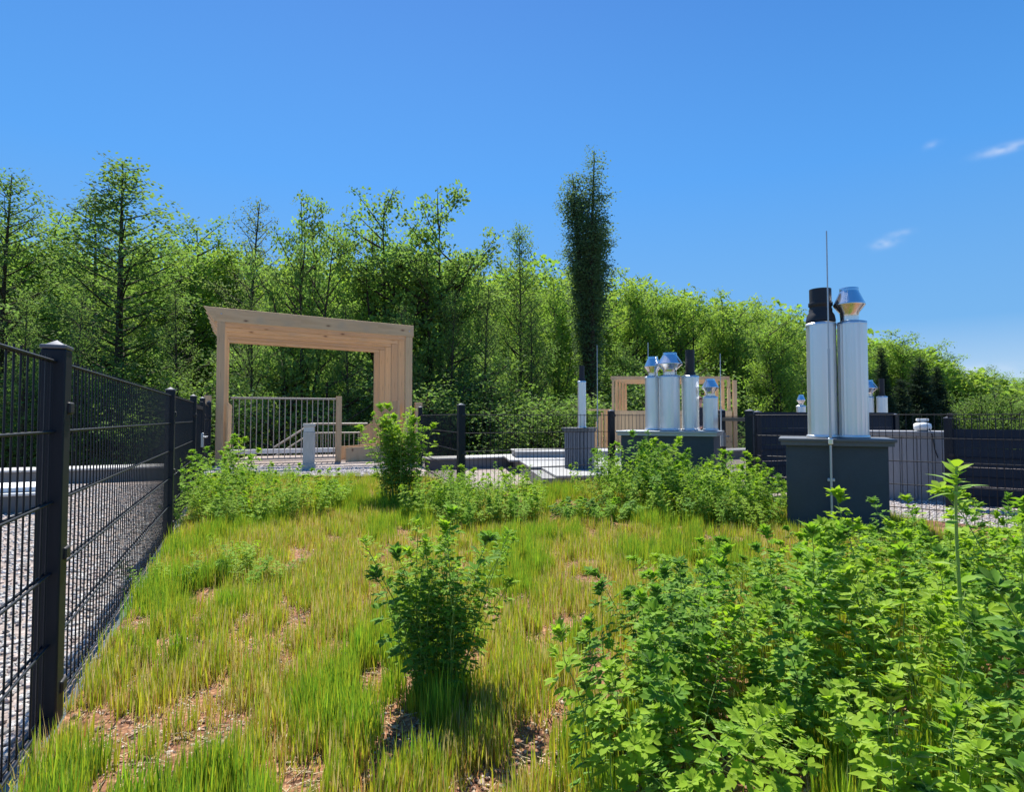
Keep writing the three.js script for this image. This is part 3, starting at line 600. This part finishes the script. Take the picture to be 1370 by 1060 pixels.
// foreground thicket on the right
const near = [], fringe = [];
for (let r = 0; r < 9; r++) {
  const d0 = .92 + r * .29, xl = .41 + Math.max(0, d0 - 1.35) * .66, n = Math.max(3, Math.round((d0 * .97 + .12 - xl) / .26));
  for (let k = 0; k < n; k++) {
    const x = lerp(xl, d0 * .97 + .12, (k + rr(.1, .8)) / n), d = d0 + rr(-.12, .12), edge = sstep(x - xl, 0, .3);
    near.push([x, d, lerp(.36, .56, edge) * rr(.75, 1.15) * lerp(.84, 1, sstep(d, 1, 2)) * lerp(1, .8, sstep(d, 1.9, 2.8)) * lerp(1, 1.22, sstep(x / d, .72, .95)), 8, .36]);
  }
}
for (let i = 0; i < 12; i++) { const d = 1.25 + i * .12, x = .30 + Math.max(0, d - 1.5) * .45 + rr(-.04, .12); fringe.push([x, d, rr(.3, .46), 5, .3]); }
clump('loose leaning alfalfa plant at the grassy fringe of the foreground thicket', 'thicket fringe plants', fringe, { mats: [0, 1, 2], broad: .95 });
for (const [x, d, h, n, ln] of [[.80, 1.75, .66, 4, .2], [.50, 1.75, .56, 4, .35], [.98, 2.1, .6, 4, .15], [.36, 1.5, .46, 3, .5]]) herb('alfalfa_shoot', 'few tall leaning alfalfa shoots standing clear of the foreground thicket', 'plant', [x, d], h, n, .2, ln, { mats: [0, 2], group: 'leaning shoots by the thicket', broad: .9 });
clump('alfalfa plant of the dense foreground thicket beside the dark chimney', 'foreground thicket plants', near, { mats: [0, 1, 1, 2], broad: 1, vary: .5 });

// tall single weed with a leafy crown, each leaf its own piece
{
  const leafG = [0, 1, 2].map((k) => {
    const P = [], C = [], I = [], L0 = [[0, .0], [.12, .08], [.3, .17], [.5, .19], [.72, .14], [.9, .05], [1, 0]];
    for (let i = 0; i < L0.length; i++) { const [l, w] = L0[i], droop = -.28 * l * l; for (const s of [-1, 0, 1]) { P.push(l, droop + (s ? .05 * w * 3 : 0), s * w * (1 + (i % 2 ? .12 : -.08) * (s ? 1 : 0))); C.push(1, 1, 1); } }
    for (let i = 0; i < L0.length - 1; i++) for (const s of [0, 1]) { const a = i * 3 + s, b = a + 3; I.push(a, b, a + 1, a + 1, b, b + 1); }
    return finishLeaf(P, C, I);
  });
  const weed = (label, x, d, h, lx) => {
    const g = thing('tall_weed', label, 'weed', [x, soilY(x, d) - .005, d], 0, 'tall single weeds');
    const pts = []; for (let i = 0; i <= 8; i++) { const t = i / 8; pts.push(new THREE.Vector3(lx * t + Math.sin(t * 5) * .006, h * t, Math.cos(t * 4) * .01)); }
    mesh('stem', tube(pts, pts.map((_, i) => lerp(.0062, .0034, i / 8)), 8), std({ color: lin(.24, .36, .07), roughness: .6 }), g);
    for (let k = 0; k < 34; k++) {
      const t = k < 14 ? .15 + k * .055 : lerp(.9, 1, (k - 14) / 20), f = Math.min(7.99, t * 8), i = Math.floor(f), o = pts[i].clone().lerp(pts[i + 1], f - i), top = k >= 14;
      const m = mesh('leaf', leafG[k % 3], herbM[k % 2], g, [o.x, o.y, o.z]); m.rotation.set(0, k * 2.4, top ? lerp(.1, 1.1, (k - 14) / 20) : rr(.1, .4), 'YXZ');
      const s = top ? rr(.04, .085) * lerp(1, .6, (k - 14) / 20) : rr(.05, .09); m.scale.set(s, s * rr(.6, 1.8), s * rr(.9, 1.4)); m.rotation.y += rr(-.5, .5); m.rotation.z += rr(-.25, .25);
    }
  };
  weed('tallest single weed with star shaped leaf crown above the foreground thicket', 1.16, 1.58, .75, .02);
}

seed = 505;
// ------------------------------------------------------------------ trees
function spray(n, R, len, wid, flat) {
  const P = [], C = [], I = [];
  for (let i = 0; i < n; i++) {
    const o = new THREE.Vector3(rr(-1, 1), rr(-1, 1) * flat, rr(-1, 1)).multiplyScalar(R), d = rdir(rr(0, 6.28), rr(-.9, .5)), up = new THREE.Vector3(rr(-.8, .8), 1, rr(-.8, .8)).normalize(), s = new THREE.Vector3().crossVectors(d, up).normalize(), k = P.length / 3, l = len * rr(.7, 1.2), w = wid * rr(.7, 1.2);
    P.push(o.x, o.y, o.z, o.x + d.x * l * .5 + s.x * w, o.y + d.y * l * .5 + s.y * w + l * .06, o.z + d.z * l * .5 + s.z * w, o.x + d.x * l, o.y + d.y * l, o.z + d.z * l, o.x + d.x * l * .5 - s.x * w, o.y + d.y * l * .5 - s.y * w + l * .06, o.z + d.z * l * .5 - s.z * w);
    const v = rr(.8, 1.2); for (let j = 0; j < 4; j++) C.push(v, v, v); I.push(k, k + 1, k + 2, k, k + 2, k + 3);
  }
  return finishLeaf(P, C, I);
}
const sprays = { broad: spray(22, .38, .135, .05, .55), fine: spray(18, .36, .10, .035, .6), maple: spray(18, .36, .18, .07, .5), needle: spray(22, .3, .26, .03, .35), big: spray(22, 1.0, .40, .14, .6) };
const treeM = { alder: leafMat(.170, .285, .055, .57), lime: leafMat(.235, .380, .048, .58), aspen: leafMat(.185, .260, .075, .55), maple: leafMat(.210, .350, .062, .57), poplar: leafMat(.145, .235, .090, .5), spruce: leafMat(.032, .060, .028, .18), shrub: leafMat(.160, .275, .045, .55) };
function makeTree(o) {                                              // o: H, R, base, leaders, limbs, rise, shape(t), spray, perLimb, mat
  const trunkG = [], branchG = [], leafs = [];
  const leaders = [];
  const bend = rr(0, 6.28), bx = Math.cos(bend) * o.H * .025, bz = Math.sin(bend) * o.H * .025;
  const fork = o.leaders > 1 ? o.fork : 1;
  const tp = []; for (let i = 0; i <= 8; i++) { const t = i / 8 * fork; tp.push(new THREE.Vector3(bx * Math.sin(t * 3), o.H * .97 * t, bz * Math.sin(t * 2.4))); }
  trunkG.push(tube(tp, tp.map((_, i) => lerp(o.girth, o.leaders > 1 ? o.girth * .7 : .02, Math.pow(i / 8, .8))), 9));
  if (o.leaders === 1) leaders.push({ p: tp, r0: o.girth });
  else for (let k = 0; k < o.leaders; k++) {
    const a = k / o.leaders * 6.28 + rr(-.5, .5), p = [], sp = o.R * (o.sk ?? rr(.25, .6)) * (k ? 1 : .15), top = o.H * (k ? (o.sk ? .70 + .075 * (k % 4) : rr(.74, .95)) : 1);
    for (let i = 0; i <= 7; i++) { const t = i / 7; p.push(tp[8].clone().add(new THREE.Vector3(Math.cos(a) * sp * Math.pow(t, .75) + rr(-.1, .1) * t, (top - tp[8].y) * t, Math.sin(a) * sp * Math.pow(t, .75) + rr(-.1, .1) * t))); }
    branchG.push(tube(p, p.map((_, i) => lerp(o.girth * .6, .02, i / 7)), 6)); leaders.push({ p, r0: o.girth * .6 });
  }
  const axisAt = (L0, t) => { const n = L0.p.length - 1, f = clamp(t, 0, .999) * n, i = Math.floor(f); return L0.p[i].clone().lerp(L0.p[i + 1], f - i); };
  for (let k = 0; k < o.limbs; k++) {
    const L0 = leaders[k % leaders.length], tt = (Math.floor(k / leaders.length) + rr(.2, .8)) / Math.ceil(o.limbs / leaders.length);
    const tl = o.leaders > 1 ? lerp(.02, 1, tt) : lerp(o.base, .985, tt), s = axisAt(L0, tl), th = s.y / o.H, a = k * 2.4 + rr(-.6, .6);
    const len = o.R * o.shape(clamp((th - o.base) / (1 - o.base), 0, 1)) * rr(.7, 1.15) * (o.leaders > 1 ? .62 : 1), e = o.rise + rr(-.2, .2);
    if (len < .15) { leafs.push(s); continue; }
    const p = [], droop = o.droop ?? 0, w = rr(-.25, .25);
    for (let i = 0; i <= 4; i++) { const t = i / 4; p.push(s.clone().addScaledVector(rdir(a + w * t, e), len * t).add(new THREE.Vector3(0, (o.curl ?? .12) * len * t * t - droop * len * t * t, 0))); }
    branchG.push(tube(p, p.map((_, i) => lerp(clamp(len * .022, .012, .07), .008, i / 4)), 4));
    const n = Math.max(2, Math.round(o.perLimb * len / o.R));
    for (let j = 0; j < n; j++) {
      const t = lerp(.22, 1.0, Math.pow(rnd(), .75)), f = Math.min(3.99, t * 4), i = Math.floor(f), c = p[i].clone().lerp(p[i + 1], f - i), tw = rdir(rr(0, 6.28), rr(-.5, .8)).multiplyScalar(rr(.1, .62) * len * (.2 + .25 * (1 - t)) + .12);
      const end = c.clone().add(tw); if (rnd() < .35) branchG.push(tube([c, end], [.014, .005], 3));
      leafs.push(end);
    }
  }
  if (o.spray !== 'needle') for (const L0 of leaders) for (let k = 0; k < 9; k++) { const t = rr(.84, 1), v = axisAt(L0, t); leafs.push(v.add(rdir(rr(0, 6.28), rr(-.2, .9)).multiplyScalar(rr(.05, .5) * (o.spray === 'needle' ? .3 : 1)))); }
  const mats = leafs.map((v) => { const s = rr(.7, 1.25) * (o.ls ?? 1) * (o.spray === 'needle' ? 1.05 - .7 * v.y / o.H : 1), b = rr(.72, 1.25), y = rr(.9, 1.12); return [mat4(v.x, v.y, v.z, rr(-.5, .5), rr(0, 6.3), rr(-.5, .5), s), b * y, b, b * rr(.8, 1.1)]; });
  return { trunk: mergeGeometries(trunkG), branches: branchG.length ? mergeGeometries(branchG) : null, mats, o };
}
const cone = (t) => Math.pow(1 - t, .75) * .92 + .08, ovoid = (t) => Math.sqrt(Math.max(0, 1 - Math.pow((t - .42) / .62, 2))), column = (t) => Math.sin(Math.PI * clamp(t * .86 + .09, 0, 1)) ** .7;
const TV = {
  alder: [0, 1, 2].map(() => makeTree({ H: 16, R: 3.9, base: .16, leaders: 1, limbs: 78, rise: .5, shape: (t) => cone(t) * (.65 + .35 * sstep(t, 0, .3)), perLimb: 15, girth: .24, spray: 'broad' })),
  aspen: [0, 1].map(() => makeTree({ H: 15, R: 2.7, base: .3, leaders: 1, limbs: 62, rise: .7, shape: (t) => cone(t) * (.6 + .4 * sstep(t, 0, .35)), perLimb: 10, girth: .2, spray: 'fine' })),
  maple: [0, 1, 2].map(() => makeTree({ H: 14, R: 4.0, base: .22, leaders: 5, fork: .3, limbs: 96, rise: .42, shape: (t) => ovoid(t) * .95 + .15, perLimb: 15, girth: .22, spray: 'maple' })),
  round: [0, 1, 2].map(() => makeTree({ H: 12, R: 4.2, base: .16, leaders: 4, fork: .24, limbs: 84, rise: .42, shape: (t) => ovoid(t) * .9 + .1, perLimb: 21, girth: .22, spray: 'broad', ls: 1.2 })),
  poplar: [makeTree({ H: 25, R: 2.3, sk: .36, base: .34, leaders: 6, fork: .33, limbs: 380, rise: 1.2, shape: (t) => clamp(Math.min(.25 + t * 1.9, (1 - t) * 3.4), .1, 1) * .95, perLimb: 15, girth: .38, spray: 'fine', ls: 1.3, curl: .1 })],
  spruce: [0, 1].map(() => makeTree({ H: 14, R: 2.7, base: .04, leaders: 1, limbs: 200, rise: .1, shape: (t) => (1 - t) * .98 + .02, perLimb: 26, girth: .18, spray: 'needle', ls: 1.7, droop: .25, curl: .0 })),
  shrub: [0, 1, 2].map(() => makeTree({ H: 4.2, R: 2.2, base: .02, leaders: 5, fork: .06, limbs: 44, rise: .5, shape: (t) => ovoid(t) * .9 + .15, perLimb: 20, girth: .07, spray: 'fine', ls: .8 })),
};
function tree(kind, k, x, d, topY, label, group, { w = 1, mat, cat = 'tree', name, ls } = {}) {
  const v = TV[kind][k % TV[kind].length], s = (topY + 4.2) / v.o.H, g = thing(name ?? (cat === 'tree' ? `${({ round: 'broadleaf' })[kind] ?? kind}_tree` : 'shrub'), label, cat, [x, -4.2, d], rr(0, 6.28), group);
  g.scale.set(s * w, s, s * w);
  mesh('trunk', v.trunk, bark, g);
  if (v.branches) mesh('branches', v.branches, bark, g).userData.kind = 'stuff';
  const c = instanced('crown', sprays[v.o.spray], mat ?? treeM[({ round: 'lime' })[kind] ?? kind], v.mats, g); c.userData.kind = 'stuff';
  return g;
}
seed = 606;
const U = (px, d) => (px - 685) / 800 * d, Y = (py, d) => .87 + (559 - py) / 800 * d;          // from bearings and heights read off the photograph to metres
const T = (kind, k, px, py, d, label, group, o) => tree(kind, k, U(px, d), d, Y(py, d), label, group, o);
T('alder', 0, 5, 212, 26, 'airy alder tree cut by the edge of the left fence view', 'alders behind the left fence');
T('alder', 1, 158, 202, 27, 'tallest conical alder tree rising behind the left mesh fence', 'alders behind the left fence', { w: 1.3 });
T('alder', 2, 112, 245, 31, 'slim alder tree close behind the tallest left alder', 'alders behind the left fence');
T('aspen', 0, 345, 256, 27, 'sparse grey green aspen tree above the left end of the portal beam', 'sparse trees behind the portal', { w: .95 });
T('maple', 0, 408, 262, 23, 'tall open maple tree with large leaves behind the portal beam', 'maples behind the portal', { w: .6 });
T('maple', 1, 505, 262, 26, 'broad maple tree crown above the middle of the portal beam', 'maples behind the portal', { w: .85 });
T('maple', 2, 585, 270, 27, 'broad maple tree crown above the right portal column', 'maples behind the portal', { w: .85 });
T('alder', 2, 690, 288, 29, 'thin alder tree with visible trunk between portal and poplar', 'sparse trees behind the portal', { w: .72 });
T('alder', 0, 640, 330, 34, 'shorter alder tree beside the broad maple crowns', 'sparse trees behind the portal', { w: .7 });
T('poplar', 0, 779, 202, 32, 'tall dark columnar poplar tree standing above the whole wood', 'poplar', { w: 1.4 });
for (const [k, px, py, d, w, by] of [[0, 255, 300, 36, .9, 'right of the tallest conical alder'], [1, 60, 300, 38, 1, 'left of the tallest conical alder'], [2, 310, 330, 40, .9, 'left of the sparse aspen'], [1, 430, 330, 38, .9, 'behind the tall open maple'], [0, 745, 372, 38, .7, 'beside the foot of the poplar'], [2, 200, 330, 44, 1, 'far behind the tallest alder'], [0, -40, 280, 36, 1, 'behind the alder at the left fence'], [1, 560, 330, 42, 1, 'behind the broad maple crowns']])
  T('round', k, px, py, d, 'lime green broadleaf tree ' + by, 'second row trees of the left wood', { w });
for (const [k, px, py, d, w, by] of [[1, 840, 372, 42, .8, 'next to the poplar'], [2, 885, 384, 45, .8, 'second from the poplar'], [0, 925, 405, 44, .8, 'above the short vent of the flue cluster'], [1, 975, 402, 46, .9, 'above the right end of the far portal'], [2, 1012, 412, 50, .8, 'left of the rounded bare trunk tree'], [0, 1090, 440, 52, .9, 'behind the black vent pipe']])
  T('round', k, px, py, d, 'bright green broadleaf tree ' + by, 'trees right of the poplar', { w });
T('round', 2, 1042, 424, 36, 'rounded tree with dark bare trunk behind the privacy fence', 'trees right of the poplar', { w: .75 });
for (const [k, px, py, d] of [[0, 1130, 452, 56], [1, 1200, 450, 60], [2, 1240, 464, 64], [0, 1275, 482, 66], [1, 1310, 506, 70], [2, 1345, 503, 72], [0, 1385, 500, 72], [1, 1425, 490, 72]])
  T('round', k, px, py, d, 'distant broadleaf tree on the slope behind the spruces', 'trees on the right slope', { w: 1.05, mat: treeM.lime });
T('spruce', 0, 1177, 455, 34, 'narrow near black spruce beside the steel flues', 'spruces', { w: .75 });
for (const [k, px, py, d] of [[1, 1232, 470, 40], [0, 1258, 484, 42], [1, 1205, 500, 38]]) T('spruce', k, px, py, d, 'dark spruce on the slope behind the mesh fence', 'spruces', { w: 1.25 });
// trunks and undergrowth at the wood's edge
for (const [k, px, py, d] of [[0, 655, 372, 25], [1, 708, 400, 27], [2, 610, 380, 24], [0, 460, 400, 22], [1, 330, 390, 22], [2, 535, 400, 22], [0, 110, 380, 21], [2, 230, 370, 24], [1, 30, 390, 21]])
  T('aspen', k, px, py, d, 'slender young tree with bare dark stem at the edge of the wood', 'young trees at the wood edge', { w: .8, mat: treeM.alder });
for (let i = 0; i < 26; i++) { const px = -80 + i * 40 + rr(-14, 14), d = rr(22, 26); T('shrub', i, px, rr(490, 555), d, 'dense leafy shrub of the undergrowth below the trees', 'undergrowth shrubs', { cat: 'shrub', w: 1.25 }); }
for (let i = 0; i < 14; i++) { const px = 860 + i * 40 + rr(-14, 14), d = rr(44, 52); T('shrub', i, px, rr(522, 548), d, 'dense leafy shrub below the slope beyond the terrace', 'undergrowth shrubs right', { cat: 'shrub', w: 1.1 }); }
for (const [k, px, py, d] of [[0, 20, 460, 30], [2, 200, 455, 30], [1, 340, 460, 30], [2, 455, 455, 30], [1, 610, 460, 30], [0, 835, 465, 38]])
  T('round', k, px, py, d, 'dense dark green broadleaf tree shading the undergrowth', 'shading trees of the wood', { mat: treeM.maple });
// the wood behind, one mass on a rising hill
{
  const list = [], sky0 = [[-300, 330], [0, 335], [700, 350], [900, 384], [1000, 404], [1100, 430], [1200, 456], [1290, 492], [1330, 510], [1400, 503], [1700, 495]], hillTop = (px) => { let k = 0; while (k < sky0.length - 2 && px > sky0[k + 1][0]) k++; return lerp(sky0[k][1], sky0[k + 1][1], (px - sky0[k][0]) / (sky0[k + 1][0] - sky0[k][0])); };
  for (let i = 0; i < 15000; i++) {
    const px = rr(-200, 1600), d = rr(62, 95), top = Y(hillTop(px) + 10 + 22 * (vnoise(px * .035, 3) - .3) + 14 * (vnoise(px * .11, 8) - .5), 78), y = -4 + (top + 4) * Math.pow(rnd(), .62), s = rr(.9, 1.9), b = rr(.7, 1.3);
    list.push([mat4(U(px, 78) * d / 78, y * lerp(.86, 1.04, (d - 62) / 33), -d, rr(-.5, .5), rr(0, 6.3), rr(-.5, .5), s), b * rr(.9, 1.2), b, b * .9]);
  }
  tag(instanced('far_wood', sprays.big, treeM.lime, list), 'far sunlit wood rising on the hill behind the trees', 'wood', null, 'stuff');
  const pts = []; const poly = []; for (let px = -260; px <= 1660; px += 40) poly.push([U(px, 100), Y(hillTop(px) + 34, 100)]);
  const s = new THREE.Shape([[U(-260, 100), -4.2], ...poly, [U(1660, 100), -4.2]].map(([a, b]) => new THREE.Vector2(a, b)));
  const g = new THREE.ExtrudeGeometry(s, { depth: 40, bevelEnabled: false }).translate(0, 0, -140);
  struct('hill', g, std({ color: lin(.07, .11, .03), roughness: 1 }), 'wooded hillside behind the far wood', 'hill');
}

renderer.render(scene, camera);
